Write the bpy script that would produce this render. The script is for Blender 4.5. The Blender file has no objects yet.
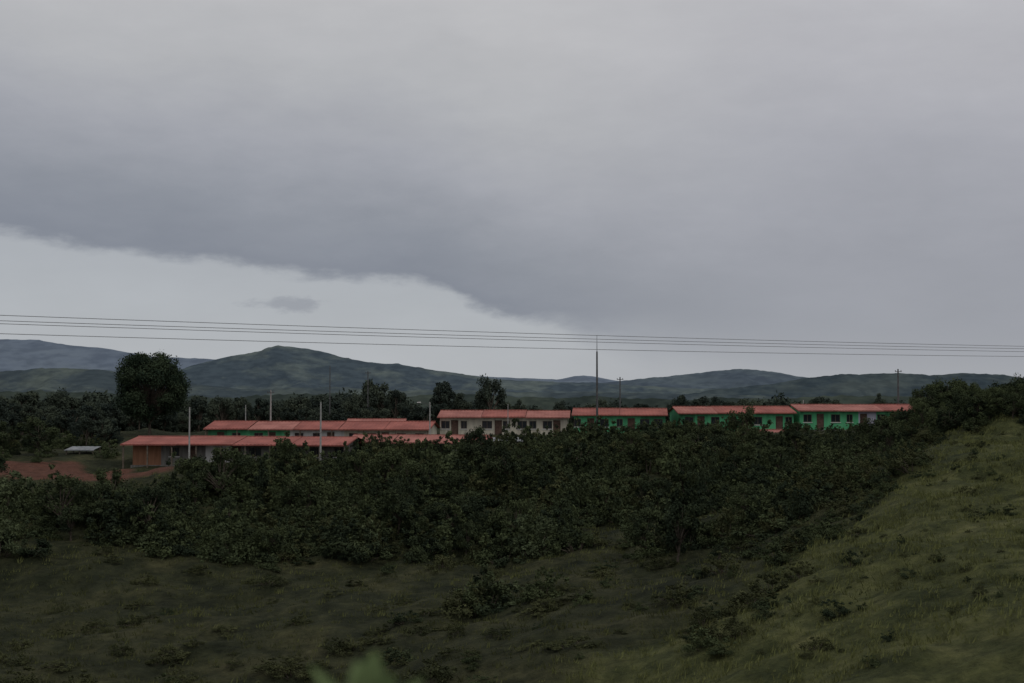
import bpy, math, random
import numpy as np
from mathutils import Vector, Matrix
random.seed(7); rng=np.random.default_rng(7)
S=bpy.context.scene
F=1422.2; PITCH=math.atan(58.5/F)
def P(px,py,d):
    u=(px-512)/F; v=(341.5-py)/F
    y=math.cos(PITCH)-v*math.sin(PITCH); z=math.sin(PITCH)+v*math.cos(PITCH)
    return Vector((u*d/y,d,z*d/y))
def proj(x,y,z):
    c,s=math.cos(PITCH),math.sin(PITCH)
    f=y*c+z*s; up=-y*s+z*c
    return 512+F*x/f, 341.5-F*up/f
def lin(r,g,b):
    return tuple(((c/255)/12.92 if c<=10 else (((c/255)+.055)/1.055)**2.4) for c in (r,g,b))+(1,)

# ---------------------------------------------------------------- noise
_tab=rng.random((256,256))
def vnoise(x,y):
    xi=np.floor(x).astype(int); yi=np.floor(y).astype(int)
    fx=x-xi; fy=y-yi; fx=fx*fx*(3-2*fx); fy=fy*fy*(3-2*fy)
    a=_tab[xi%256,yi%256]; b=_tab[(xi+1)%256,yi%256]; c=_tab[xi%256,(yi+1)%256]; d=_tab[(xi+1)%256,(yi+1)%256]
    return (a*(1-fx)+b*fx)*(1-fy)+(c*(1-fx)+d*fx)*fy
def fbm(x,y,o=4):
    x=np.asarray(x,float); y=np.asarray(y,float)
    r=0;a=.5;t=0
    for i in range(o):
        r=r+a*vnoise(x+17.3*i,y-9.1*i); t+=a; x=x*2.03; y=y*2.03; a*=.5
    return r/t
# ---------------------------------------------------------------- mesh helpers
def mesh_np(name,V,Fc,mats=(),mi=None,attrs=None,smooth=False):
    V=np.asarray(V,np.float32); Fc=np.asarray(Fc,np.int32)
    m=bpy.data.meshes.new(name); n,k=Fc.shape
    m.vertices.add(len(V)); m.vertices.foreach_set('co',V.ravel())
    m.loops.add(n*k); m.loops.foreach_set('vertex_index',Fc.ravel())
    m.polygons.add(n); m.polygons.foreach_set('loop_start',np.arange(0,n*k,k,dtype=np.int32))
    try: m.polygons.foreach_set('loop_total',np.full(n,k,np.int32))
    except Exception: pass
    if mi is not None: m.polygons.foreach_set('material_index',np.asarray(mi,np.int32))
    m.polygons.foreach_set('use_smooth',np.full(n,bool(smooth)))
    for a in (attrs or {}):
        at=m.attributes.new(a,'FLOAT','POINT'); at.data.foreach_set('value',np.asarray(attrs[a],np.float32))
    for mt in mats: m.materials.append(mt)
    m.update(calc_edges=True); m.validate()
    return m
def obj(name,data,parent=None,loc=(0,0,0)):
    o=bpy.data.objects.new(name,data); S.collection.objects.link(o); o.location=loc
    if parent: o.parent=parent
    return o
class B:
    "polygon accumulator"
    def __init__(s): s.v=[];s.f=[];s.m=[]
    def box(s,x0,x1,y0,y1,z0,z1,m=0):
        b=len(s.v); s.v+=[(x0,y0,z0),(x1,y0,z0),(x1,y1,z0),(x0,y1,z0),(x0,y0,z1),(x1,y0,z1),(x1,y1,z1),(x0,y1,z1)]
        for q in ((0,3,2,1),(4,5,6,7),(0,1,5,4),(1,2,6,5),(2,3,7,6),(3,0,4,7)):
            s.f.append(tuple(b+i for i in q)); s.m.append(m)
    def tube(s,pts,rads,seg=8,m=0):
        rings=[]
        for i,p in enumerate(pts):
            p=Vector(p); a=Vector(pts[max(i-1,0)]); c=Vector(pts[min(i+1,len(pts)-1)])
            t=(c-a).normalized(); up=Vector((0,0,1)) if abs(t.z)<.9 else Vector((1,0,0))
            u=t.cross(up).normalized(); w=t.cross(u)
            b=len(s.v)
            for k in range(seg):
                an=2*math.pi*k/seg; s.v.append(tuple(p+(u*math.cos(an)+w*math.sin(an))*rads[i]))
            rings.append(b)
        for i in range(len(rings)-1):
            for k in range(seg):
                k2=(k+1)%seg
                s.f.append((rings[i]+k,rings[i]+k2,rings[i+1]+k2,rings[i+1]+k)); s.m.append(m)
        s.f.append(tuple(rings[0]+k for k in range(seg))); s.m.append(m)
        s.f.append(tuple(rings[-1]+k for k in reversed(range(seg)))); s.m.append(m)
    def mesh(s,name,mats):
        me=bpy.data.meshes.new(name); me.from_pydata(s.v,[],s.f)
        for mt in mats: me.materials.append(mt)
        me.polygons.foreach_set('material_index',s.m); me.update(); return me
# ---------------------------------------------------------------- materials
def newmat(name,rough=.85):
    m=bpy.data.materials.new(name); m.use_nodes=True
    nt=m.node_tree; b=nt.nodes['Principled BSDF']; b.inputs['Roughness'].default_value=rough
    b.inputs['Specular IOR Level'].default_value=.12
    return m,nt,b
def noise_mat(name,c1,c2,scale=2,detail=5,rough=.85,streak=False):
    m,nt,b=newmat(name,rough); N=nt.nodes.new; L=nt.links.new
    tc=N('ShaderNodeTexCoord'); mp=N('ShaderNodeMapping'); mp.inputs['Scale'].default_value=(3,1,.5) if streak else (1,1,1)
    n=N('ShaderNodeTexNoise'); n.inputs['Scale'].default_value=scale; n.inputs['Detail'].default_value=detail
    r=N('ShaderNodeValToRGB'); r.color_ramp.elements[0].color=c1+(1,)
    r.color_ramp.elements[1].color=c2+(1,)
    r.color_ramp.elements[0].position=.35; r.color_ramp.elements[1].position=.65
    L(tc.outputs['Object'],mp.inputs[0]); L(mp.outputs[0],n.inputs['Vector']); L(n.outputs['Fac'],r.inputs[0]); L(r.outputs[0],b.inputs['Base Color'])
    return m
def leaf_mat(name,dark,light,rough=.8):
    m=bpy.data.materials.new(name); m.use_nodes=True; nt=m.node_tree; nt.nodes.clear(); N=nt.nodes.new; L=nt.links.new
    at=N('ShaderNodeAttribute'); at.attribute_name='tone'
    oi=N('ShaderNodeObjectInfo')
    a=N('ShaderNodeMath'); a.operation='MULTIPLY_ADD'; L(oi.outputs['Random'],a.inputs[0]); a.inputs[1].default_value=.8; a.inputs[2].default_value=-.45
    ad=N('ShaderNodeMath'); ad.operation='ADD'; ad.use_clamp=True; L(a.outputs[0],ad.inputs[0]); L(at.outputs['Fac'],ad.inputs[1])
    r=N('ShaderNodeValToRGB'); r.color_ramp.elements[0].color=dark+(1,); r.color_ramp.elements[1].color=light+(1,)
    L(ad.outputs[0],r.inputs[0])
    df=N('ShaderNodeBsdfDiffuse'); L(r.outputs[0],df.inputs[0])
    out=N('ShaderNodeOutputMaterial'); L(df.outputs[0],out.inputs['Surface'])
    return m
M_bush=leaf_mat('bush_leaves',(.028,.038,.024),(.08,.098,.046))
M_bush2=leaf_mat('bush_leaves_pale',(.045,.06,.034),(.12,.145,.075))
M_olive=leaf_mat('bush_leaves_olive',(.036,.042,.022),(.088,.094,.044))
M_tree=leaf_mat('tree_leaves',(.026,.04,.026),(.07,.09,.048))
M_far=leaf_mat('far_tree_leaves',(.034,.045,.038),(.078,.094,.065))
M_bark=noise_mat('bark',(.05,.04,.03),(.12,.1,.08),6)
M_grassb=leaf_mat('grass_blades',(.042,.047,.022),(.155,.165,.064))
M_red=noise_mat('red_sheet_roof',(.25,.082,.066),(.37,.125,.1),.5,7,.7)
M_red2=noise_mat('faded_sheet_roof',(.29,.11,.09),(.41,.17,.14),.6,7,.7)
M_cream=noise_mat('cream_plaster',(.4,.37,.3),(.56,.52,.42),.9,6,streak=True)
M_green=noise_mat('green_plaster',(.08,.34,.16),(.12,.45,.22),.7,6,streak=True)
M_dgreen=noise_mat('dark_green_plaster',(.05,.18,.09),(.07,.26,.13),.7,6,streak=True)
M_orange=noise_mat('orange_brick',(.24,.12,.07),(.33,.17,.1),1.2,6,streak=True)
M_white=noise_mat('white_plaster',(.48,.48,.46),(.66,.65,.63),.8,6,streak=True)
M_lilac=noise_mat('lilac_plaster',(.4,.39,.48),(.5,.49,.58),.8,6,streak=True)
M_grey=noise_mat('grey_block',(.12,.115,.105),(.22,.21,.19),1,6,streak=True)
M_glass,_,_b=newmat('dark_glass',.15); _b.inputs['Base Color'].default_value=(.02,.025,.03,1); _b.inputs['Specular IOR Level'].default_value=.5
M_frame=noise_mat('frame_wood',(.1,.08,.06),(.18,.15,.12),3)
M_door=noise_mat('door_paint',(.08,.05,.04),(.14,.09,.07),3)
M_conc=noise_mat('pole_concrete',(.26,.26,.25),(.4,.39,.37),2)
M_dpole=noise_mat('weathered_steel',(.07,.07,.07),(.13,.13,.13),2)
M_wire,_,_b=newmat('wire_aluminium',.6); _b.inputs['Base Color'].default_value=(.24,.245,.255,1)
M_zinc=noise_mat('zinc_sheet',(.17,.18,.19),(.28,.29,.3),1,5,.5)

# ---------------------------------------------------------------- terrain
cp=[]
def c(px,py,d): 
    p=P(px,py,d); cp.append((p.x,p.y,p.z))
for px,d in ((-150,76),(0,76),(150,75),(300,74),(420,72),(520,68),(650,62),(800,56),(1024,50),(1200,46)): c(px,700,d)
for px,d in ((-150,98),(0,97),(200,97),(350,96),(480,93),(600,86),(700,77),(800,70),(900,65),(1024,60),(1200,55)): c(px,600,d)
for px,d in ((-150,122),(0,122),(200,124),(400,124),(560,122),(680,116),(780,101),(880,86),(1024,77),(1200,70)): c(px,520,d)
for px,d in ((-150,146),(0,145),(200,148)): c(px,472,d)
for px,d in ((400,150),(560,150),(700,148)): c(px,462,d)
for px,d in ((820,128),(900,106),(1024,93),(1200,85)): c(px,468,d)
for px,d in ((820,155),(900,135),(960,120),(1024,113),(1200,100)): c(px,436,d)
for px,d in ((-150,165),(0,165),(110,162)): c(px,453,d)
for px,d in ((200,160),(340,160)): c(px,462,d)
for px,d in ((230,176),(420,176),(60,180)): c(px,445,d)
for px,d in ((450,178),(560,180),(650,180)): c(px,438,d)
for px,d in ((700,178),(800,182),(920,184)): c(px,432,d)
for px,d in ((960,134),(1040,128),(1150,125)): c(px,410,d)
for x,y,z in ((-60,30,-10),(0,30,-9.5),(60,30,-9),(-60,0,-2),(60,0,-2),(0,0,-1.75),(0,10,-4.2),
  (-100,205,-5),(-50,205,-5),(0,205,-4.2),(50,205,-3.6),(100,190,-3),(70,165,-2.5),
  (-100,260,-11),(0,260,-11),(100,260,-11),(-110,300,-18),(0,300,-18),(110,300,-18)): cp.append((x,y,z))
cp=np.array(cp); Np=len(cp)
def U(r2): return np.where(r2>0,r2*np.log(np.maximum(r2,1e-9)),0)
XY=cp[:,:2]/100
K=U(((XY[:,None]-XY[None])**2).sum(2))+np.eye(Np)*2e-3
A=np.zeros((Np+3,Np+3)); A[:Np,:Np]=K; A[:Np,Np]=1; A[:Np,Np+1:]=XY; A[Np:,:Np]=A[:Np,Np:].T
W=np.linalg.solve(A,np.concatenate([cp[:,2],[0,0,0]]))
def sstep(a,b,x):
    t=np.clip((x-a)/(b-a),0,1); return t*t*(3-2*t)
def H(x,y):
    x=np.atleast_1d(np.asarray(x,float)); y=np.atleast_1d(np.asarray(y,float))
    xc=np.clip(x,-115,115)/100; yc=np.clip(y,-5,300)/100
    z=np.full(x.shape,W[Np])+W[Np+1]*xc+W[Np+2]*yc
    for i in range(Np): z=z+W[i]*U((xc-XY[i,0])**2+(yc-XY[i,1])**2)
    flat=1-sstep(150,160,y)*(1-sstep(195,215,y))
    amp=sstep(20,50,y)*(.25+.75*flat)
    z=z+amp*((fbm(x/11,y/11,3)-.5)*2.2+(fbm(x/2.6+40,y/2.6,3)-.5)*.9)
    k=np.maximum(sstep(120,420,np.abs(x)),sstep(280,560,y))
    far=-46+(fbm(x/300,y/300,4)-.5)*24
    return z*(1-k)+far*k
def H1(x,y): return float(H(x,y)[0])
def axis(a,b,step,lo,hi,g=1.13):
    c=list(np.arange(a,b+1e-6,step)); s=step; v=c[-1]
    while v<hi: s*=g; v+=s; c.append(v)
    s=step; v=c[0]
    while v>lo: s*=g; v-=s; c.insert(0,v)
    return np.array(c)
gx=axis(-90,90,.6,-9000,9000); gy=axis(44,212,.6,-400,13000)
X,Y=np.meshgrid(gx,gy); Z=H(X.ravel(),Y.ravel())
nx,ny=len(gx),len(gy)
idx=np.arange(nx*ny).reshape(ny,nx)
Fg=np.stack([idx[:-1,:-1],idx[:-1,1:],idx[1:,1:],idx[1:,:-1]],-1).reshape(-1,4)
xr,yr=X.ravel(),Y.ravel()
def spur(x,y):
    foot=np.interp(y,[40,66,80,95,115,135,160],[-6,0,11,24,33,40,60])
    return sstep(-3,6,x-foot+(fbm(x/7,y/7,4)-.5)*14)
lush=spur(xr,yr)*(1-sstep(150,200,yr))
def soilf(x,y):
    e=np.exp(-(((x+50)/9)**2+((y-148)/6)**2))+np.exp(-(((x+39)/7)**2+((y-144)/4)**2))*.95+np.exp(-(((x+22)/26)**2+((y-152)/2.5)**2))*.3
    return sstep(.42,.62,e+(fbm(x/3,y/2.5,4)-.5)*1.2)
soil=soilf(xr,yr)
far=sstep(190,600,np.hypot(xr,yr))

mg,nt,b=newmat('hillside_ground',.95); N=nt.nodes.new; L=nt.links.new
tc=N('ShaderNodeTexCoord')
def nz(scale,det=6,rough=.6,st=None):
    n=N('ShaderNodeTexNoise'); n.inputs['Scale'].default_value=scale; n.inputs['Detail'].default_value=det; n.inputs['Roughness'].default_value=rough
    if st:
        mp=N('ShaderNodeMapping'); mp.inputs['Scale'].default_value=st; L(tc.outputs['Object'],mp.inputs[0]); L(mp.outputs[0],n.inputs['Vector'])
    else: L(tc.outputs['Object'],n.inputs['Vector'])
    return n
def ramp(src,stops):
    r=N('ShaderNodeValToRGB'); e=r.color_ramp.elements
    while len(e)<len(stops): e.new(.5)
    for i,(p,col) in enumerate(stops): e[i].position=p; e[i].color=tuple(col)+(1,)
    L(src,r.inputs[0]); return r
def mix(f,a,bb,typ='MIX'):
    m=N('ShaderNodeMix'); m.data_type='RGBA'; m.blend_type=typ
    if isinstance(f,float): m.inputs[0].default_value=f
    else: L(f,m.inputs[0])
    L(a,m.inputs[6]); L(bb,m.inputs[7]); return m.outputs[2]
def attr(n):
    a=N('ShaderNodeAttribute'); a.attribute_name=n; return a.outputs['Fac']
n1=nz(.16,9,.68); n2=nz(1.1,7,.75); n4=nz(.4,6,.65)
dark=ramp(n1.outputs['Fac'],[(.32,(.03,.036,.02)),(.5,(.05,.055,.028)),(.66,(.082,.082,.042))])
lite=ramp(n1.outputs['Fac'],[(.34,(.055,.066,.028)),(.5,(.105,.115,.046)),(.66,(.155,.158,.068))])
so=ramp(n2.outputs['Fac'],[(.3,(.09,.042,.03)),(.7,(.19,.09,.062))])
det=ramp(n2.outputs['Fac'],[(.32,(.5,.52,.5)),(.68,(1.35,1.32,1.25))])
det2=ramp(n4.outputs['Fac'],[(.38,(.55,.6,.58)),(.52,(1.0,1.0,1.0)),(.66,(1.2,1.17,1.12))])
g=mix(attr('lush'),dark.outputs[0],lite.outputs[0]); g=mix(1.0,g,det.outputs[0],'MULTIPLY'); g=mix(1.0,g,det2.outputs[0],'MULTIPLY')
g=mix(attr('soil'),g,so.outputs[0])
nf=nz(.01,6); fr=ramp(nf.outputs['Fac'],[(.35,(.05,.062,.045)),(.65,(.09,.105,.075))])
g=mix(attr('far'),g,fr.outputs[0])
L(g,b.inputs['Base Color'])
bp=N('ShaderNodeBump'); bp.inputs['Strength'].default_value=1; bp.inputs['Distance'].default_value=.7
L(n2.outputs['Fac'],bp.inputs['Height']); L(bp.outputs[0],b.inputs['Normal'])
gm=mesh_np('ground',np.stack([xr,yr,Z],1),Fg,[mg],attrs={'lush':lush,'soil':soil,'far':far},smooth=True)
ground=obj('ground',gm)

# ---------------------------------------------------------------- hills
def hill(name,pts,d,w,base,c1,c2,rel=.12,nx=420,ny=110,ps=.004,rough=1.0,p1=.45,p2=.6):
    ph=[p[0] for p in pts]; pz=[(400-p[1])/F*d for p in pts]
    x0=(ph[0]-512)/F*d; x1=(ph[-1]-512)/F*d
    xs=np.linspace(x0,x1,nx); ys=np.linspace(d-w,d+w,ny)
    X,Y=np.meshgrid(xs,ys); px=512+F*X/d
    C=np.interp(px,ph,pz)
    k=5; ker=np.hanning(k+2)[1:-1]; ker/=ker.sum(); cr=np.convolve(np.pad(C[0],k//2,mode='edge'),ker,'valid')
    cr=cr+((fbm(xs/(d*.02),xs*0+3.3,5)-.5)*d*.0035+(fbm(xs/(d*.004),xs*0+8.3,3)-.5)*d*.0016)*rough
    C=np.repeat(cr[None],ny,0)
    wob=(fbm(X/(w*.4),Y/(w*.5)+5,4)-.5)*w*.8*np.clip(np.abs(Y-d)/w*3,0,1)
    t=np.clip(np.abs(Y-d+wob)/w,0,1); g=(1-t)**1.25
    n=fbm(X/(w*.22)+Y/(w*.9),Y/(w*.8),5)
    rid=1-np.abs(2*n-1)*2.2
    hgt=(C-base)
    Zz=base+hgt*g-hgt*rel*3*(1-rid)*np.clip(t*5,0,1)*(1-t)
    Zz+=(fbm(X/(w*.06),Y/(w*.06),3)-.5)*hgt*.05*np.clip(t*6,0,1)
    Zz-= (t>=.999)*10
    ii=np.arange(nx*ny).reshape(ny,nx)
    Fh=np.stack([ii[:-1,:-1],ii[:-1,1:],ii[1:,1:],ii[1:,:-1]],-1).reshape(-1,4)
    m,nt,b=newmat(name+'_hazed_vegetation',1); N=nt.nodes.new; L=nt.links.new  # blue-grey air haze is put into the vegetation colours, chosen per hill layer
    b.inputs['Specular IOR Level'].default_value=0
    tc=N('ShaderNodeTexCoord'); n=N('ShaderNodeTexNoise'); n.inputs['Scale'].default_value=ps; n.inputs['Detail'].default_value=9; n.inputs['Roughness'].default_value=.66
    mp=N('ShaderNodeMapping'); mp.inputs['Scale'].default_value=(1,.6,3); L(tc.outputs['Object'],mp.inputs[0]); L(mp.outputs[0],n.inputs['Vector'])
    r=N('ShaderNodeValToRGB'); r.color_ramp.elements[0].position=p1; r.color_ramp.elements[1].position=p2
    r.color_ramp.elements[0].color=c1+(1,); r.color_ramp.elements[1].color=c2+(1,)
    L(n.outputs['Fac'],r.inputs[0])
    n5=N('ShaderNodeTexNoise'); n5.inputs['Scale'].default_value=ps*7; n5.inputs['Detail'].default_value=6; L(mp.outputs[0],n5.inputs['Vector'])
    r5=N('ShaderNodeValToRGB'); r5.color_ramp.elements[0].position=.4; r5.color_ramp.elements[1].position=.6
    r5.color_ramp.elements[0].color=(.84,.85,.86,1); r5.color_ramp.elements[1].color=(1.1,1.1,1.08,1); L(n5.outputs['Fac'],r5.inputs[0])
    mm=N('ShaderNodeMix'); mm.data_type='RGBA'; mm.blend_type='MULTIPLY'; mm.inputs[0].default_value=1; L(r.outputs[0],mm.inputs[6]); L(r5.outputs[0],mm.inputs[7])
    L(mm.outputs[2],b.inputs['Base Color'])
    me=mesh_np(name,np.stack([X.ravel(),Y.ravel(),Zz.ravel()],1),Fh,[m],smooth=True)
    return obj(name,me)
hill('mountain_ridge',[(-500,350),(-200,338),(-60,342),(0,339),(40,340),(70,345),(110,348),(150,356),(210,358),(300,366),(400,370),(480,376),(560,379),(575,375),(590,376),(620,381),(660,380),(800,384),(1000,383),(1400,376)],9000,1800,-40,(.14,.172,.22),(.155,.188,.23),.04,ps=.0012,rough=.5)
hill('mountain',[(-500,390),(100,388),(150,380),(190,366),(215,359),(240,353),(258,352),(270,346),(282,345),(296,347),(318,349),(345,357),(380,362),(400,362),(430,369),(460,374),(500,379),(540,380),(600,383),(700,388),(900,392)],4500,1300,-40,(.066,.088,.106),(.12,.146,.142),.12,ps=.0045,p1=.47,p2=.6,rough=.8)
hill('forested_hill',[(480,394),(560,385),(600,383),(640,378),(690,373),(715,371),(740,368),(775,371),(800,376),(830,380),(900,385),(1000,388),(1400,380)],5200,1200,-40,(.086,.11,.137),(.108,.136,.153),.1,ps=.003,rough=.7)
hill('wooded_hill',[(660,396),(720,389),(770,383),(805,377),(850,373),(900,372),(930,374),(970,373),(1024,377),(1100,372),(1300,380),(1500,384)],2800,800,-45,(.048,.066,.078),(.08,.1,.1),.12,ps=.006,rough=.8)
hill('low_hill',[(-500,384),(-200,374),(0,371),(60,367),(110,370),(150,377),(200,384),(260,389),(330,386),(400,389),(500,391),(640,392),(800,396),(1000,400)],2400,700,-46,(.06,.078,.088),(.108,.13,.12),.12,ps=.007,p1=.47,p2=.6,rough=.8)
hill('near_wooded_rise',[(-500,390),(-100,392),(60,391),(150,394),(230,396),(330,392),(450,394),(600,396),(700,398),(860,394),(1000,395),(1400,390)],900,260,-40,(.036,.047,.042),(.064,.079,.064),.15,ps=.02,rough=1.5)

# ---------------------------------------------------------------- foliage
def leaves(centres,radii,counts,size,seed,flat=.85,bias=.6,shell=.5):
    r=np.random.default_rng(seed); Vs=[];T=[]
    for (cx,cy,cz),R,n in zip(centres,radii,counts):
        d=r.normal(size=(n,3)); d/=np.linalg.norm(d,axis=1)[:,None]
        rad=R*(shell+(1-shell)*r.random(n)**.7)*(1+.45*(r.random(n)-.5))
        p=d*rad[:,None]*np.array([1,1,flat])+np.array([cx,cy,cz])
        nrm=d*bias+r.normal(size=(n,3))*.6; nrm[:,2]+=.25; nrm/=np.linalg.norm(nrm,axis=1)[:,None]
        t=np.cross(nrm,r.normal(size=(n,3))); t/=np.linalg.norm(t,axis=1)[:,None]; bt=np.cross(nrm,t)
        s=size*(.6+.8*r.random(n))[:,None]
        q=np.stack([p-t*s,p+bt*s*.55,p+t*s,p-bt*s*.55],1)
        Vs.append(q.reshape(-1,3)); T.append(np.repeat(np.clip(.5+.7*(r.random()-.5)+.3*(r.random(n)-.5),0,1),4))
    V=np.concatenate(Vs); T=np.concatenate(T)
    return V,np.arange(len(V)).reshape(-1,4),T
def plant_mesh(name,V,Fq,T,wood,mats):
    wv=np.array(wood.v) if wood.v else np.zeros((0,3)); wf=[f for f in wood.f if len(f)==4]
    off=len(V)
    VV=np.concatenate([V,wv]) ; FF=np.concatenate([Fq,np.array(wf)+off]) if wf else Fq
    mi=np.concatenate([np.zeros(len(Fq)),np.ones(len(wf))])
    return mesh_np(name,VV,FF,mats,mi,{'tone':np.concatenate([T,np.full(len(wv),.5)])})
def bush_mesh(i,mat,n=1900,size=.055,spread=1.0):
    r=np.random.default_rng(100+i); k=r.integers(9,17); cs=[];rs=[]
    skew=r.uniform(-.5,.5,2)
    for j in range(k):
        a=r.random()*6.28; q=r.random()**.6*.9*spread
        hz=.15+r.random()**.8*.95*(1.15-q/spread)
        cs.append((math.cos(a)*q+skew[0]*hz,math.sin(a)*q*.85+skew[1]*hz,hz)); rs.append(.16+.24*r.random())
    ct=[int(n/k)]*k; w=B()
    for j in range(k):
        cx,cy,cz=cs[j]; w.tube([(cx*.1,cy*.1,-.3),(cx*.5,cy*.5,cz*.45),(cx,cy,cz)],[.03,.02,.006],5)
    for j in range(12):
        a=r.random()*6.28;q=r.random()*.9; cs.append((math.cos(a)*q,math.sin(a)*q,.8+.7*r.random()*(1.2-q))); rs.append(.12); ct.append(36)
    V,Fq,T=leaves(cs,rs,ct,size,200+i,shell=.25)
    return plant_mesh('bush',V,Fq,T,w,[mat,M_bark])
bushes=[bush_mesh(i,M_bush) for i in range(9)]
pale=[bush_mesh(20+i,M_bush2,1600,.05) for i in range(3)]
olive=[bush_mesh(30+i,M_olive,1500,.055,1.3) for i in range(6)]
def tree_mesh(i,H_,cr,ch,trunk,mat,k=26,n=7000,size=.2,shape='round',jit=0.16,cf=.24):
    r=np.random.default_rng(300+i); cs=[];rs=[]
    w=B(); cz0=trunk+ch/2
    w.tube([(0,0,-.8),(.05,0,trunk*.5),(0,.08,trunk),(.1,0,cz0),(0,0,cz0+ch*.3)],[.045*H_*.6,.03*H_*.6,.025*H_*.6,.012*H_*.6,.004*H_],9)
    for j in range(k):
        while True:
            p=r.uniform(-1,1,3)
            if np.linalg.norm(p)<1: break
        p=p/np.linalg.norm(p)*np.linalg.norm(p)**.5*.82
        if shape=='cone': f=1-.55*(p[2]+1)/2
        elif shape=='umbrella': f=.55+.45*(p[2]+1)/2
        else: f=1
        q=(p[0]*cr*f,p[1]*cr*f,cz0+p[2]*ch/2)
        cs.append(q); rs.append(min(cr,ch/2)*(cf+jit*r.random()))
        st=(0,0,trunk*.7+(q[2]-trunk)*.35)
        w.tube([st,((st[0]+q[0])*.5,(st[1]+q[1])*.5,(st[2]+q[2])*.5+.15),q],[.012*H_,.008*H_,.003*H_],5)
    V,Fq,T=leaves(cs,rs,[n//k]*k,size,400+i,shell=.35)
    return plant_mesh('tree',V,Fq,T,w,[mat,M_bark])
def base_at(px,d): 
    x=(px-512)/F*d; return Vector((x,d,H1(x,d)))
p=base_at(150,200); top=P(150,348,200).z
hh=top-p.z
t=obj('broadleaf_tree',tree_mesh(1,hh,5.6,hh-1.3,1.3,M_tree,90,40000,.15,jit=.1,cf=.2),None,p)
TV=[tree_mesh(10,6,2.0,4.6,1.3,M_far,22,4400,.14),tree_mesh(11,6,1.6,5.0,1.0,M_far,20,4000,.14,'cone'),
    tree_mesh(12,6,2.6,3.6,2.2,M_far,20,4400,.14,'umbrella'),tree_mesh(13,6,2.3,5.2,.8,M_far,26,5500,.14)]
TN=[tree_mesh(14,6,2.6,5.0,.9,M_bush,24,5000,.12,jit=.22,cf=.17),tree_mesh(15,6,2.2,4.6,1.2,M_bush,20,4500,.12,'umbrella',jit=.22,cf=.18),tree_mesh(16,6,2.9,4.9,1.0,M_bush,24,5000,.12,jit=.22,cf=.17)]
def put_tree(px,pytop,d,v,name='tree',wd=1.0,T=None):
    p=base_at(px,d); h=P(px,pytop,d).z-p.z; o=obj(name,(T or TV)[v],None,p); s=h/6.2
    o.scale=(s*wd,s*wd,s); o.rotation_euler=(0,0,random.random()*6); return o
for a in ((490,373,215,3,'tree',.75),(440,377,225,2,'tree',.8),(384,377,225,0,'tree',.85),(368,372,240,1,'tree',.5),(462,388,225,0,'tree',.8),(396,386,222,2,'tree',.7),(355,390,222,3,'tree',.7),
          (716,392,215,0,'tree',.6),(681,391,215,1,'tree',.7),(880,389,215,0,'tree',.6),(246,398,200,0,'tree',.7),(600,395,220,0,'tree',.7),(520,396,215,0,'tree',.7),(560,399,210,3,'tree',.7),(300,392,215,0,'tree',.9),(222,394,212,3,'tree',.9)):
    put_tree(*a)
for a in ((40,412,160,0,'tree',1.35),(4,418,160,2,'tree',1.2),(655,418,167,0,'tree',1.0),(690,417,166,1,'tree',.9),(672,419,162,2,'tree',1.1),(712,423,163,0,'tree',.9),(432,437,151,1,'tree',1.0)):
    put_tree(*a,T=TN)
par=obj('distant_tree_line',None)
def inst(parent,meshes,x,y,s,sz=None,name='plant'):
    o=bpy.data.objects.new(name,meshes[random.randrange(len(meshes))]); S.collection.objects.link(o)
    o.location=(x,y,H1(x,y)-.12*s); o.scale=(s*random.uniform(.8,1.25),s*random.uniform(.8,1.25),(sz or s)*random.uniform(.8,1.15)); o.rotation_euler=(random.uniform(-.12,.12),random.uniform(-.12,.12),random.random()*6.28); o.parent=parent; return o
for i in range(400):
    d=random.uniform(212,300); px=random.uniform(-120,1150)
    g_=np.interp(px,[-120,0,120,190,330,400,470,560,700,800,900,1000],[390,391,393,400,396,398,401,401,400,400,398,389])
    x=(px-512)/F*d; z=H1(x,d); h=P(px,g_+random.uniform(-4,9),d).z-z
    o=inst(par,TV,x,d,h/6.2)
for i in range(70):
    d=random.uniform(168,210); px=random.uniform(-120,118)
    x=(px-512)/F*d; z=H1(x,d); h=P(px,random.uniform(398,432),d).z-z
    if h>1.2: inst(par,TV,x,d,h/6.2*random.uniform(.9,1.3),h/6.2)
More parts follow.
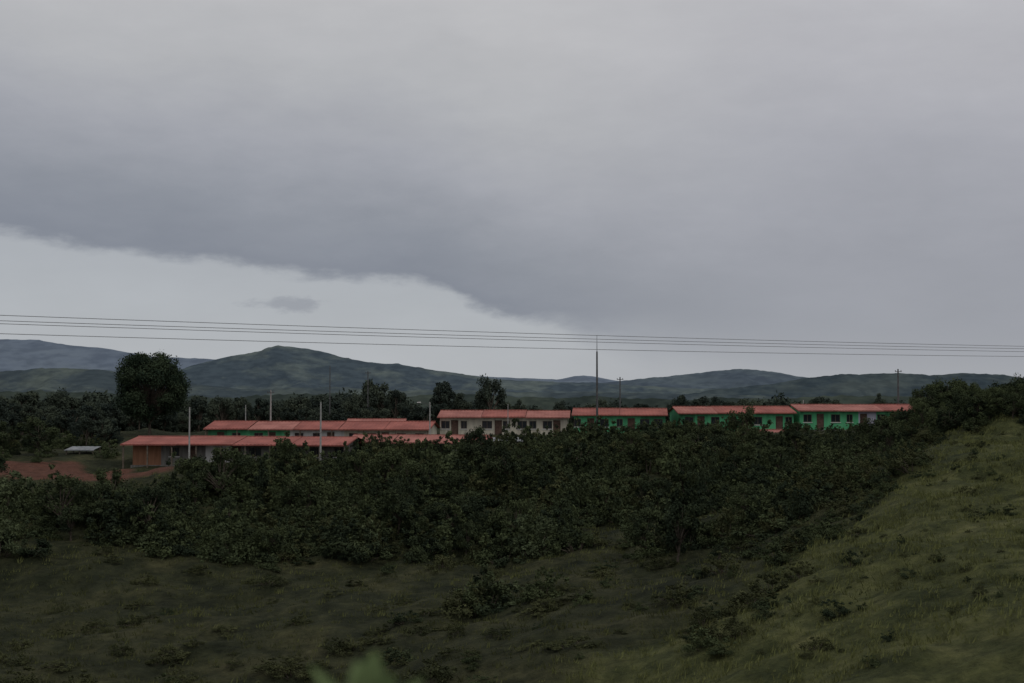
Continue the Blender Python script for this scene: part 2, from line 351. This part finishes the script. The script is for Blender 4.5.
# thicket
thick=obj('shrub_thicket',None)
for i in range(75):   # overgrown yard at the far left
    px=random.uniform(-110,112); d=random.uniform(153,178)
    if 58<px<100 and d<164: continue
    x=(px-512)/F*d; s=random.uniform(.7,1.7)
    inst(thick,bushes if random.random()<.75 else olive,x,d,s,s*random.uniform(.8,1.2))
NS=13000
xs=rng.uniform(-95,75,NS); ys=rng.uniform(60,170,NS); zs=H(xs,ys)
cl=fbm(xs/14+3,ys/9,4); cl2=fbm(xs/4+13,ys/4+7,3)
cnt=[0,0,0]; placed={}
def free(x,y,r):
    c_=(int(x//1.0),int(y//1.0))
    if c_ in placed: return False
    placed[c_]=1; return True
for x,y,z,q,q2 in zip(xs,ys,zs,cl,cl2):
    px,py=proj(x,y,z)
    if px<-120 or px>1150: continue
    lo=np.interp(px,[-100,0,120,200,330,450,600,700,760,820,880],[572,568,575,572,560,545,538,540,530,500,462])
    hi=np.interp(px,[-100,0,60,130,200,260,340,350,480,560,640,900],[484,486,505,500,476,467,464,457,455,447,437,436])
    if hi<py<lo+(q-.5)*260 and px<905:
        pr=.66 if q2>.42 else .45
        if px<190 and py<510: pr*=.5
        s=random.uniform(.8,1.5)+1.1*random.random()**2.2
        s*=np.interp(px,[0,300,500,700,800,900],[1.0,1.1,1.1,1.1,.85,.6])
        if py<hi+12: s=min(s,np.interp(px,[0,240,345,480,640,725,760,900],[1.0,1.1,1.6,1.8,2.0,1.6,.85,.7]))
        rr_=random.random(); kind=bushes if rr_<.80 else (pale if rr_<.84 else olive)
        if random.random()<pr and free(x,y,1):
            if random.random()<.10 and py>hi+12: inst(thick,TN,x,y,random.uniform(.45,.85))
            else: inst(thick,kind,x,y,s,s*random.uniform(.65,1.3))
            cnt[0]+=1
    elif py>=lo-40 and px<512+(683-py)*1.6+30:
        pr=.24 if q>.52 else (.09 if q2>.5 else .03)
        if random.random()<pr and free(x,y,1):
            s=random.uniform(.4,1.0)+.6*random.random()**2; inst(thick,olive if random.random()<.75 else bushes,x,y,s,s*random.uniform(.3,.7)); cnt[1]+=1
    elif px>=680 and py>436 and py<lo+130 and px<945-(py-440)*1.0:
        if random.random()<.36*(1 if q2>.42 else .35) and free(x,y,1):
            s=random.uniform(.5,1.5); inst(thick,bushes if random.random()<.6 else olive,x,y,s,s*random.uniform(.5,1)); cnt[2]+=1
for i in range(240):
    px=random.uniform(900,1180); d=random.uniform(112,142)
    x=(px-512)/F*d; z=H1(x,d); _,py=proj(x,d,z)
    if py>np.interp(px,[900,960,1024],[445,434,431]): continue
    s=random.uniform(.7,1.5)
    if random.random()<.16: inst(thick,TN,x,d,random.uniform(.35,.5))
    else: inst(thick,bushes,x,d,s,s*.9)
for i in range(80):
    px=random.uniform(735,950); d=random.uniform(140,170)
    x=(px-512)/F*d; s=random.uniform(.4,.9)+(.5 if px>880 else 0); inst(thick,bushes,x,d,s,s*.9)
for i in range(38):
    px=random.uniform(932,1100); d=random.uniform(145,200); x=(px-512)/F*d; z=H1(x,d); h=P(px,random.uniform(375,390),d).z-z
    if h>1: inst(thick,TN,x,d,h/6)
print('thicket',cnt)
def hit(px,py):
    for d in np.arange(45,190,.7):
        p=P(px,py,d)
        if p.z<=H1(p.x,p.y): return p
    return None
past=obj('pasture_shrubs',None)
for px,py,s in ((852,566,.8),(835,618,.9),(765,618,.6),(862,610,.4),(990,517,.55),(1010,517,.6),(955,470,.4),(930,480,.6),(925,445,1.0),(900,470,.7),(880,490,.8),(860,520,.8),(800,545,.9),(780,575,.6),
    (720,560,1.0),(690,575,.7),(745,530,1.1),(975,455,.4),(1000,600,.25),(940,560,.3),(900,545,.35),(700,640,.35),(890,640,.45),(470,668,.6),(580,660,.3),(990,475,.4),(905,430,1.0),(872,668,.4),(640,610,.5),(610,585,.6)):
    p=hit(px,py)
    if p: inst(past,bushes,p.x,p.y,s,s*.8)
for i in range(760):
    x=random.uniform(5,55); y=random.uniform(58,128)
    if abs(x)>y*.42: continue
    if spur(np.array([x]),np.array([y]))[0]>.3 and fbm(x/6,y/6,3)>.43:
        s=random.uniform(.15,.42)*(1.9 if random.random()<.18 else 1); inst(past,olive if random.random()<.7 else bushes,x,y,s,s*.6)
# grass tufts
n=52000
x=rng.uniform(-75,62,n); y=rng.uniform(56,150,n); keep=(np.abs(x)<y*.42+3); x=x[keep];y=y[keep]
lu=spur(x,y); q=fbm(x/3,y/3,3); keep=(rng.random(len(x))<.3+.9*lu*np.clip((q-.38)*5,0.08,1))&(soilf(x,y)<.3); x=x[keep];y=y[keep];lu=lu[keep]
z=H(x,y); n=len(x); k=8
cx=np.repeat(x,k)+rng.normal(0,.2,n*k); cy=np.repeat(y,k)+rng.normal(0,.2,n*k); cz=np.repeat(z,k)-.04
an=rng.random(n*k)*6.28; hgt=np.repeat(rng.uniform(.1,.42,n),k)*rng.uniform(.6,1.2,n*k); ln=rng.uniform(.1,.7,n*k)*hgt
w_=.035
V=np.stack([np.stack([cx-np.sin(an+1)*w_,cy+np.cos(an+1)*w_,cz],1),np.stack([cx+np.sin(an+1)*w_,cy-np.cos(an+1)*w_,cz],1),
   np.stack([cx+np.cos(an)*ln,cy+np.sin(an)*ln,cz+hgt],1)],1).reshape(-1,3)
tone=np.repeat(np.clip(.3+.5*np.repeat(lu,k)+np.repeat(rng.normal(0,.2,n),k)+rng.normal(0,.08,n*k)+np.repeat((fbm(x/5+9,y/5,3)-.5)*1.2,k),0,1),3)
obj('grass',mesh_np('grass',V,np.arange(len(V)).reshape(-1,3),[M_grassb],attrs={'tone':tone}))

# ---------------------------------------------------------------- buildings
MATS=[M_cream,M_green,M_dgreen,M_orange,M_white,M_lilac,M_grey]
CI=dict(cream=0,green=1,dgreen=2,orange=3,white=4,lilac=5,grey=6)
def building(name,pa,pb,da,db,eave,ridge,segs,openings,depth=7.0,over=.7,wh=2.45,posts=0,roofm=M_red,step=6.0,plinth=2.0,rj=0.03):
    a=P(pa,eave,da); b_=P(pb,eave,db); ze=(a.z+b_.z)/2; a.z=b_.z=ze
    Lg=(b_-a).length; ang=math.atan2(b_.y-a.y,b_.x-a.x)
    dm=(da+db)/2; rise=(eave-ridge)/F*dm*.9
    par=obj(name,None); par.location=(a.x,a.y,ze-wh); par.rotation_euler=(0,0,ang)
    x0,x1=over*.5,Lg-over*.5; y0=over; y1=y0+depth; half=(over*2+depth)/2; top=wh+rise*(y0)/half-.1
    ops=sorted([(o[0]*Lg,o[1],o[2],o[3],o[4]) for o in openings])
    W_=B(); G=B(); Dd=B(); Fr=B(); T=.18
    def colat(x):
        f=x/Lg
        for s in segs:
            if f<=s[0]: return CI[s[1]]
        return CI[segs[-1][1]]
    cuts=sorted(set([x0,x1]+[s[0]*Lg for s in segs if x0<s[0]*Lg<x1]+[v for o in ops for v in (o[0]-o[1]/2,o[0]+o[1]/2)]))
    for u,v in zip(cuts[:-1],cuts[1:]):
        mid=(u+v)/2; ci=colat(mid); op=[o for o in ops if abs(o[0]-mid)<o[1]/2]
        if op:
            o=op[0]
            if o[2]>0.02: W_.box(u,v,y0,y0+T,0,o[2],ci)
            W_.box(u,v,y0,y0+T,o[3],top,ci)
        else: W_.box(u,v,y0,y0+T,0,top,ci)
    for o in ops:
        u,v,zb,zt,kind=o[0]-o[1]/2,o[0]+o[1]/2,o[2],o[3],o[4]
        tgt=G if kind=='w' else Dd
        tgt.box(u+.04,v-.04,y0+.1,y0+.14,zb+.04,zt-.04)
        fr=.06
        Fr.box(u,u+fr,y0+.05,y0+.095,zb,zt); Fr.box(v-fr,v,y0+.05,y0+.095,zb,zt)
        Fr.box(u+fr,v-fr,y0+.05,y0+.095,zt-fr,zt)
        if kind=='w':
            Fr.box(u+fr,v-fr,y0+.05,y0+.095,zb,zb+fr); Fr.box((u+v)/2-.03,(u+v)/2+.03,y0+.05,y0+.095,zb+fr,zt-fr)
            W_.box(u-.08,v+.08,y0-.08,y0-.002,zb-.09,zb-.01,4)
    cl,cr=colat(x0+.1),colat(x1-.1)
    W_.box(x0,x0+T,y0+T+.002,y1-T-.002,0,top,cl); W_.box(x1-T,x1,y0+T+.002,y1-T-.002,0,top,cr); W_.box(x0,x1,y1-T,y1,0,top,cr)
    yr_=half; zr=wh+rise-.08
    for xx,ci in ((x0,cl),(x1-T,cr)):
        i=len(W_.v); W_.v+=[(xx,y0,top+.001),(xx,y1,top+.001),(xx,yr_,zr),(xx+T,y0,top+.001),(xx+T,y1,top+.001),(xx+T,yr_,zr)]
        W_.f+=[(i,i+2,i+1),(i+3,i+4,i+5)]; W_.m+=[ci,ci]
    W_.box(x0-.1,x1+.1,y0-.35,y1+.1,-plinth,-.003,6)
    obj('walls',W_.mesh('walls',MATS),par)
    if G.v: obj('windows',G.mesh('windows',[M_glass]),par)
    if Dd.v: obj('doors',Dd.mesh('doors',[M_door]),par)
    if Fr.v: obj('frames',Fr.mesh('frames',[M_frame]),par)
    R=B(); nseg=max(1,round(Lg/step)); dz=0
    for s_ in range(nseg):
        xa=Lg*s_/nseg+.015; xb=Lg*(s_+1)/nseg-.015; dz=random.uniform(-rj,rj); mi=0 if random.random()<.65 else 1
        nn=int((xb-xa)/.22)
        for sd in (0,1):
            ya,yb=(0,half+.0) if sd==0 else (2*half,half)
            base_=len(R.v)
            for k_ in range(nn+1):
                xx=xa+(xb-xa)*k_/nn; cz=.035*(k_%2)
                R.v+=[(xx,ya,wh+dz+cz),(xx,yb,wh+rise+dz+cz)]
            for k_ in range(nn):
                i=base_+2*k_; R.f.append((i,i+2,i+3,i+1)); R.m.append(mi)
        R.box(xa,xb,-.03,-.004,wh-.12+dz,wh+.0+dz,mi)
        R.box(xa,xb,half-.12,half+.12,wh+rise+.03+dz,wh+rise+.08+dz,1-mi)
    for xx in (0.0,Lg-.04):
        i=len(R.v); 
        R.v+=[(xx,0,wh-.12),(xx,half,wh+rise-.12),(xx,half,wh+rise-.005),(xx,0,wh-.005),(xx+.04,0,wh-.12),(xx+.04,half,wh+rise-.12),(xx+.04,half,wh+rise-.005),(xx+.04,0,wh-.005)]
        R.f+=[(i,i+1,i+2,i+3),(i+4,i+7,i+6,i+5)]; R.m+=[0,0]
    obj('roof',R.mesh('roof',[roofm,M_red2]),par)
    if posts:
        Q=B()
        for k_ in range(posts):
            xx=.3+(Lg-.6)*k_/(posts-1); Q.box(xx-.07,xx+.07,.12,.26,-plinth*.5,wh-.16)
        obj('posts',Q.mesh('posts',[M_frame]),par)
    return par
Wn=lambda f,w=1.1: (f,w,.95,1.95,'w')
Dn=lambda f: (f,.95,0,2.05,'d')
building('long_house',120,347,153,150,444.5,437,[(.16,'orange'),(.36,'grey'),(.47,'white'),(1,'grey')],
   [Wn(.22),Dn(.3),Wn(.42,.9),Dn(.5),Wn(.58,1.4),Wn(.68),Dn(.75),Wn(.85,1.4),Wn(.95)],over=1.6,posts=10,wh=2.3)
building('long_house',203,430,176,173,429,421,[(.1,'dgreen'),(.38,'green'),(.62,'white'),(1,'cream')],
   [Dn(.07),Wn(.14),Wn(.24),Dn(.3),Wn(.42),Wn(.5),Dn(.56),Wn(.66),Wn(.74),Dn(.8),Wn(.87),Wn(.95)],over=.8,posts=8)
building('small_house',346,486,158,156,442.5,435,[(.6,'grey'),(1,'white')],[Wn(.2),Dn(.35),Wn(.5),Dn(.7),Wn(.85,.8)],over=1.0,depth=5,posts=5,roofm=M_red2,wh=2.3)
building('row_house',437,570,181,180,417,410,[(1,'cream')],[Wn(.06),Dn(.13),Wn(.2,.8),Wn(.375,1.3),Dn(.46),Wn(.52,.9),Wn(.64,1.2),Wn(.72,.9),Wn(.83,1.2),Dn(.9)],over=.6)
building('row_house',571.5,668,180,179,415,408,[(.72,'green'),(1,'dgreen')],[Wn(.06,.9),Dn(.2),Wn(.34),Wn(.5,.8),Dn(.62),Wn(.76,1.2),Wn(.9)],over=.6)
building('row_house',678,797,181,182,413,406,[(.15,'dgreen'),(1,'green')],[Wn(.1),Dn(.2),Wn(.32),Wn(.47,.8),Dn(.57),Wn(.68),Dn(.86),Wn(.94,.9)],over=.6)
building('row_house',798.5,926,182,183,410.5,404,[(.48,'green'),(.62,'lilac'),(1,'green')],[Wn(.08),Dn(.18),Wn(.3,1.2),Wn(.41,.8),Dn(.52),Wn(.66),Dn(.76),Wn(.88)],over=.6)
building('small_house',757,813,165,167,435,429.5,[(1,'cream')],[Wn(.3),Dn(.55),Wn(.8)],depth=4,over=.6,roofm=M_red2,wh=2.2)
building('small_house',345,405,200,200,423,418.5,[(1,'white')],[Wn(.3),Dn(.6)],depth=5,over=.6,roofm=M_red2)
def shed(name,pa,pb,d,py,dep,h,m,pm):
    a=P(pa,py,d); b_=P(pb,py,d); Lg=b_.x-a.x; par=obj(name,None,loc=(a.x,a.y,a.z-h))
    r=B(); nn=int(Lg/.25); 
    for k_ in range(nn+1):
        xx=Lg*k_/nn; r.v+=[(xx,0,h+.03*(k_%2)),(xx,dep,h+.3+.03*(k_%2))]
    for k_ in range(nn): r.f.append((2*k_,2*k_+2,2*k_+3,2*k_+1)); r.m.append(0)
    r.box(0,Lg,-.03,-.003,h-.1,h+.01,0)
    obj('roof',r.mesh('roof',[m]),par)
    q=B(); ns=max(3,int(Lg/2.2)+1)
    for k_ in range(ns):
        for yy,zz in ((.15,h-.05),(dep-.3,h+.22)):
            xx=.15+(Lg-.4)*k_/(ns-1); q.box(xx,xx+.13,yy,yy+.13,-2,zz)
    obj('posts',q.mesh('posts',[pm]),par)
    w=B(); w.box(Lg*.35,Lg*.75,dep-.6,dep-.45,-1,h*.7,0); obj('half_wall',w.mesh('half_wall',[M_grey]),par)
shed('open_shed',484,552,160,441,3.5,2.1,M_zinc,M_white)
shed('open_shed',64,94,160,450,3,1.6,M_zinc,M_frame)

# ---------------------------------------------------------------- poles
def pole(name,px,pytop,d,r=.13,mat=M_conc,arms=0,lamp=False,tip=0):
    p=base_at(px,d); top=P(px,pytop,d).z; h=top-p.z; q=B()
    q.tube([(0,0,-.5),(0,0,h*.5),(0,0,h-tip)],[r,r*.8,r*.62],10,0)
    if tip: q.tube([(0,0,h-tip),(0,0,h)],[r*.3,r*.15],6,1)
    for k_ in range(arms):
        z=h-tip-.35-.7*k_; q.box(-.45,.45,-r-.06,-r,z-.04,z+.04,1)
        for xx in (-.4,-.05,.35): q.tube([(xx,-r-.03,z+.05),(xx,-r-.03,z+.13),(xx,-r-.03,z+.2)],[.04,.06,.03],6,1)
    if lamp:
        q.tube([(0,0,h-.5),(-.5,-.2,h-.15),(-1.1,-.4,h-.05)],[.035,.035,.03],6,1)
        q.box(-1.5,-1.05,-.52,-.3,h-.1,h+.02,2)
    o=obj(name,q.mesh(name,[mat,M_dpole,M_white]),None,p); return o
pole('concrete_pole',321,402,149,.12,M_conc)
pole('concrete_pole',190,407,150.5,.11,M_conc)
pole('utility_pole',271,390,185,.13,M_conc,1)
pole('street_lamp',430,402,171,.1,M_conc,0,True)
pole('radio_mast',597,335,172,.16,M_dpole,0,tip=2.0)
pole('utility_pole',620,377,195,.13,M_dpole,1)
pole('utility_pole',898,369,190,.15,M_dpole,1)
pole('utility_pole',330,366,235,.12,M_dpole)
pole('utility_pole',368,371,232,.12,M_dpole,1)
pole('utility_pole',508,404,172,.07,M_conc)
pole('utility_pole',803,400,190,.08,M_conc)
pole('utility_pole',246,405,190,.08,M_conc)
def wire(pyL,pyR,sag,off,r=.013):
    A=P(-240,pyL-(pyR-pyL)*.234,46+off); Bq=P(1290,pyR+(pyR-pyL)*.26,92+off); pts=[]
    for i in range(61):
        t=i/60; q=A.lerp(Bq,t); q.z-=sag*4*t*(1-t); pts.append(q)
    b_=B(); b_.tube(pts,[r]*61,6); return b_,A,Bq
ends=[]
par=obj('overhead_power_line',None)
for i,(l,r_,sg,of) in enumerate(((313.0,342.5,.25,0),(318.5,345.0,.25,.9),(321.5,348,.25,1.8),(331,352,.3,.6))):
    b_,A_,B_=wire(l,r_,sg,of); obj('wire_%d'%(i+1),b_.mesh('wire',[M_wire]),par); ends.append((A_,B_))
for side in (0,1):
    e=[x_[side] for x_ in ends]; cx=sum(v.x for v in e)/4; cy=sum(v.y for v in e)/4; zt=max(v.z for v in e); zg=H1(cx,cy)
    q=B(); q.tube([(cx,cy+.3,zg-.5),(cx,cy+.3,(zg+zt)/2),(cx,cy+.3,zt+.6)],[.24,.2,.15],12,0)
    for v in e: q.box(min(v.x,cx)-.1,max(v.x,cx)+.1,cy+.05,cy+.14,v.z-.3,v.z-.2,1); q.tube([(v.x,v.y,v.z-.2),(v.x,v.y,v.z-.1),(v.x,v.y,v.z)],[.03,.07,.03],8,2)
    obj('support_pole',q.mesh('support_pole',[M_conc,M_dpole,M_white]),par)

# ---------------------------------------------------------------- near plant at the camera's feet
M_leaf=noise_mat('young_leaf',(.1,.15,.06),(.17,.22,.095),8)
def leaf(q,base,dirv,ln,wd):
    base=Vector(base); dirv=Vector(dirv).normalized(); side=dirv.cross(Vector((0,-1,.3))).normalized(); nrm=side.cross(dirv)
    prev=None
    for i in range(9):
        t=i/8; w=wd*math.sin(math.pi*min(1,t*.93+.04))**.8*(1-.25*t); cpt=base+dirv*ln*t+nrm*(.12*ln*math.sin(t*2.6))
        row=[cpt-side*w+nrm*w*.25,cpt,cpt+side*w+nrm*w*.25]; i0=len(q.v); q.v+=[tuple(v) for v in row]
        if prev is not None:
            q.f+=[(prev,prev+1,i0+1,i0),(prev+1,prev+2,i0+2,i0+1)]; q.m+=[0,0]
        prev=i0
q=B(); D0=1.25; pb=P(366,705,D0); gz=H1(pb.x,D0)
stem=[(pb.x-.05,D0+.05,gz-.05),(pb.x-.02,D0+.02,gz+.5),(pb.x,D0,pb.z-.02)]
q.tube(stem,[.008,.006,.004],6,1)
tip=stem[-1]
leaf(q,tip,(.12,-.1,.9),.070,.019); leaf(q,tip,(-.75,.1,.8),.072,.008); leaf(q,tip,(.8,0,.66),.066,.009); leaf(q,tip,(.42,-.4,.8),.066,.017); leaf(q,tip,(-.15,.3,.8),.058,.013)
for k_ in range(14):
    t=.3+.045*k_; zz=gz+(pb.z-gz)*t; an=k_*2.4
    leaf(q,(pb.x-.03*(1-t),D0+.02,zz),(math.cos(an),math.sin(an)*.8,.3),.1,.022)
obj('leafy_plant',q.mesh('leafy_plant',[M_leaf,M_bark]))

# ---------------------------------------------------------------- sky / light
w=bpy.data.worlds.new("World"); S.world=w; w.use_nodes=True; nt=w.node_tree; nt.nodes.clear(); N=nt.nodes.new; L=nt.links.new
def M(op,a,b_=None,c_=None,clamp=False):
    m=N('ShaderNodeMath'); m.operation=op; m.use_clamp=clamp
    for i,v in enumerate((a,b_,c_)):
        if v is None: continue
        if isinstance(v,(int,float)): m.inputs[i].default_value=v
        else: L(v,m.inputs[i])
    return m.outputs[0]
tc=N('ShaderNodeTexCoord'); sp=N('ShaderNodeSeparateXYZ'); L(tc.outputs['Generated'],sp.inputs[0])
az=M('ARCTAN2',sp.outputs[0],sp.outputs[1]); el=M('ARCSINE',sp.outputs[2])
cb=N('ShaderNodeCombineXYZ'); L(M('MULTIPLY',az,1.0),cb.inputs[0]); L(M('MULTIPLY',el,2.6),cb.inputs[1])
def wn(scale,det,rg=.5):
    n=N('ShaderNodeTexNoise'); n.inputs['Scale'].default_value=scale; n.inputs['Detail'].default_value=det; n.inputs['Roughness'].default_value=rg; L(cb.outputs[0],n.inputs['Vector']); return M('SUBTRACT',n.outputs['Fac'],.5)
nA=wn(4,5); nB=wn(24,7,.6); nC=wn(9,4)
fc=N('ShaderNodeFloatCurve'); cu=fc.mapping.curves[0]
pts=[(-300,222),(-100,231),(0,240),(60,251),(120,256),(200,261),(240,268),(300,276),(390,280),(440,288),(470,303),(500,313),(545,321),(600,332),(700,345),(850,352),(1024,360),(1300,368)]
cp2=[((math.atan((a-512)/F)+.6)/1.2,(400-b_)/F/.2) for a,b_ in pts]
cu.points[0].location=(0,.63); cu.points[1].location=(1,.1)
for a,b_ in cp2: cu.points.new(a,b_)
fc.mapping.update()
L(M('DIVIDE',M('ADD',az,.6),1.2,clamp=True),fc.inputs['Value'])
edge=M('MULTIPLY',fc.outputs[0],.2)
tt=M('ADD',M('SUBTRACT',el,edge),M('ADD',M('MULTIPLY',nB,.026),M('MULTIPLY',nC,.012)))
def MR(v,a,b_,c_=0,d_=1,smooth=True):
    m=N('ShaderNodeMapRange'); 
    if smooth: m.interpolation_type='SMOOTHSTEP'
    L(v,m.inputs[0]); 
    for i,x_ in enumerate((a,b_,c_,d_)):
        if isinstance(x_,(int,float)): m.inputs[i+1].default_value=x_
        else: L(x_,m.inputs[i+1])
    return m.outputs[0]
right=MR(az,-.03,.25)
soft=MR(az,0,.12,.006,.03)
mask=MR(tt,M('MULTIPLY',soft,-1),soft)
def CR(v,stops):
    r=N('ShaderNodeValToRGB'); e=r.color_ramp.elements
    while len(e)<len(stops): e.new(.5)
    for i,(p_,col) in enumerate(stops): e[i].position=p_; e[i].color=lin(*col)
    L(v,r.inputs[0]); return r.outputs[0]
def MX(f,a,b_):
    m=N('ShaderNodeMix'); m.data_type='RGBA'; L(f,m.inputs[0]) if not isinstance(f,float) else setattr(m.inputs[0],'default_value',f); L(a,m.inputs[6]); L(b_,m.inputs[7]); return m.outputs[2]
tn=M('ADD',M('DIVIDE',tt,.25),M('MULTIPLY',nA,.22))
cl_=CR(tn,[(0,(129,134,145)),(.15,(140,144,153)),(.35,(161,163,170)),(.55,(177,178,181)),(.8,(187,187,189))])
cr_=CR(tn,[(0,(152,155,163)),(.25,(153,155,163)),(.55,(165,166,173)),(.8,(177,177,182)),(1,(185,185,189))])
cloud=MX(right,cl_,cr_)
bl=CR(M('DIVIDE',el,.12),[(0,(177,180,184)),(.5,(172,176,181)),(1,(167,171,177))])
br=CR(M('DIVIDE',el,.12),[(0,(166,169,174)),(.5,(157,160,167)),(1,(152,155,163))])
below=MX(right,bl,br)
ex=M('DIVIDE',M('ADD',az,.162),.026); ey=M('DIVIDE',M('SUBTRACT',el,.0655),.006)
rr=M('ADD',M('ADD',M('MULTIPLY',ex,ex),M('MULTIPLY',ey,ey)),M('MULTIPLY',nB,13))
sc=MR(rr,1.4,-1.0,0,.6)
dk=N('ShaderNodeRGB'); dk.outputs[0].default_value=lin(138,142,152)
below=MX(sc,below,dk.outputs[0])
col=MX(mask,below,cloud)
mm=N('ShaderNodeMix'); mm.data_type='RGBA'; mm.blend_type='MULTIPLY'; mm.inputs[0].default_value=1
gr=N('ShaderNodeCombineColor'); gv=M('ADD',M('ADD',M('MULTIPLY',nC,.14),M('MULTIPLY',nB,.07)),1.03)
for i in range(3): L(gv,gr.inputs[i])
L(col,mm.inputs[6]); L(gr.outputs[0],mm.inputs[7])
bgc=N('ShaderNodeBackground'); L(mm.outputs[2],bgc.inputs[0]); bgc.inputs[1].default_value=1.0
sky=N('ShaderNodeTexSky'); sky.sky_type='NISHITA'; sky.sun_disc=False; sky.sun_elevation=math.radians(55); sky.sun_rotation=math.radians(140)
bgs=N('ShaderNodeBackground'); L(sky.outputs[0],bgs.inputs[0]); bgs.inputs[1].default_value=.08
ms=N('ShaderNodeMixShader'); ms.inputs[0].default_value=.96; L(bgs.outputs[0],ms.inputs[1]); L(bgc.outputs[0],ms.inputs[2])
out=N('ShaderNodeOutputWorld'); L(ms.outputs[0],out.inputs[0])
sl=bpy.data.lights.new('sun','SUN'); sl.energy=.6; sl.angle=math.radians(25); sl.color=(1,.97,.92)
so_=bpy.data.objects.new('sun',sl); S.collection.objects.link(so_)
e_,r0=math.radians(55),math.radians(140)
dv=Vector((math.sin(r0)*math.cos(e_),math.cos(r0)*math.cos(e_),math.sin(e_)))
so_.rotation_euler=dv.to_track_quat('Z','Y').to_euler(); so_.location=(0,0,60)

cam=bpy.data.cameras.new('camera'); co=bpy.data.objects.new('camera',cam); S.collection.objects.link(co)
cam.lens=50; cam.sensor_width=36; cam.clip_start=.1; cam.clip_end=30000
co.rotation_euler=(math.pi/2+PITCH,0,0)
cam.dof.use_dof=True; cam.dof.focus_distance=150; cam.dof.aperture_fstop=4
S.camera=co
S.view_settings.view_transform='Standard'; S.view_settings.look='None'; S.view_settings.exposure=0
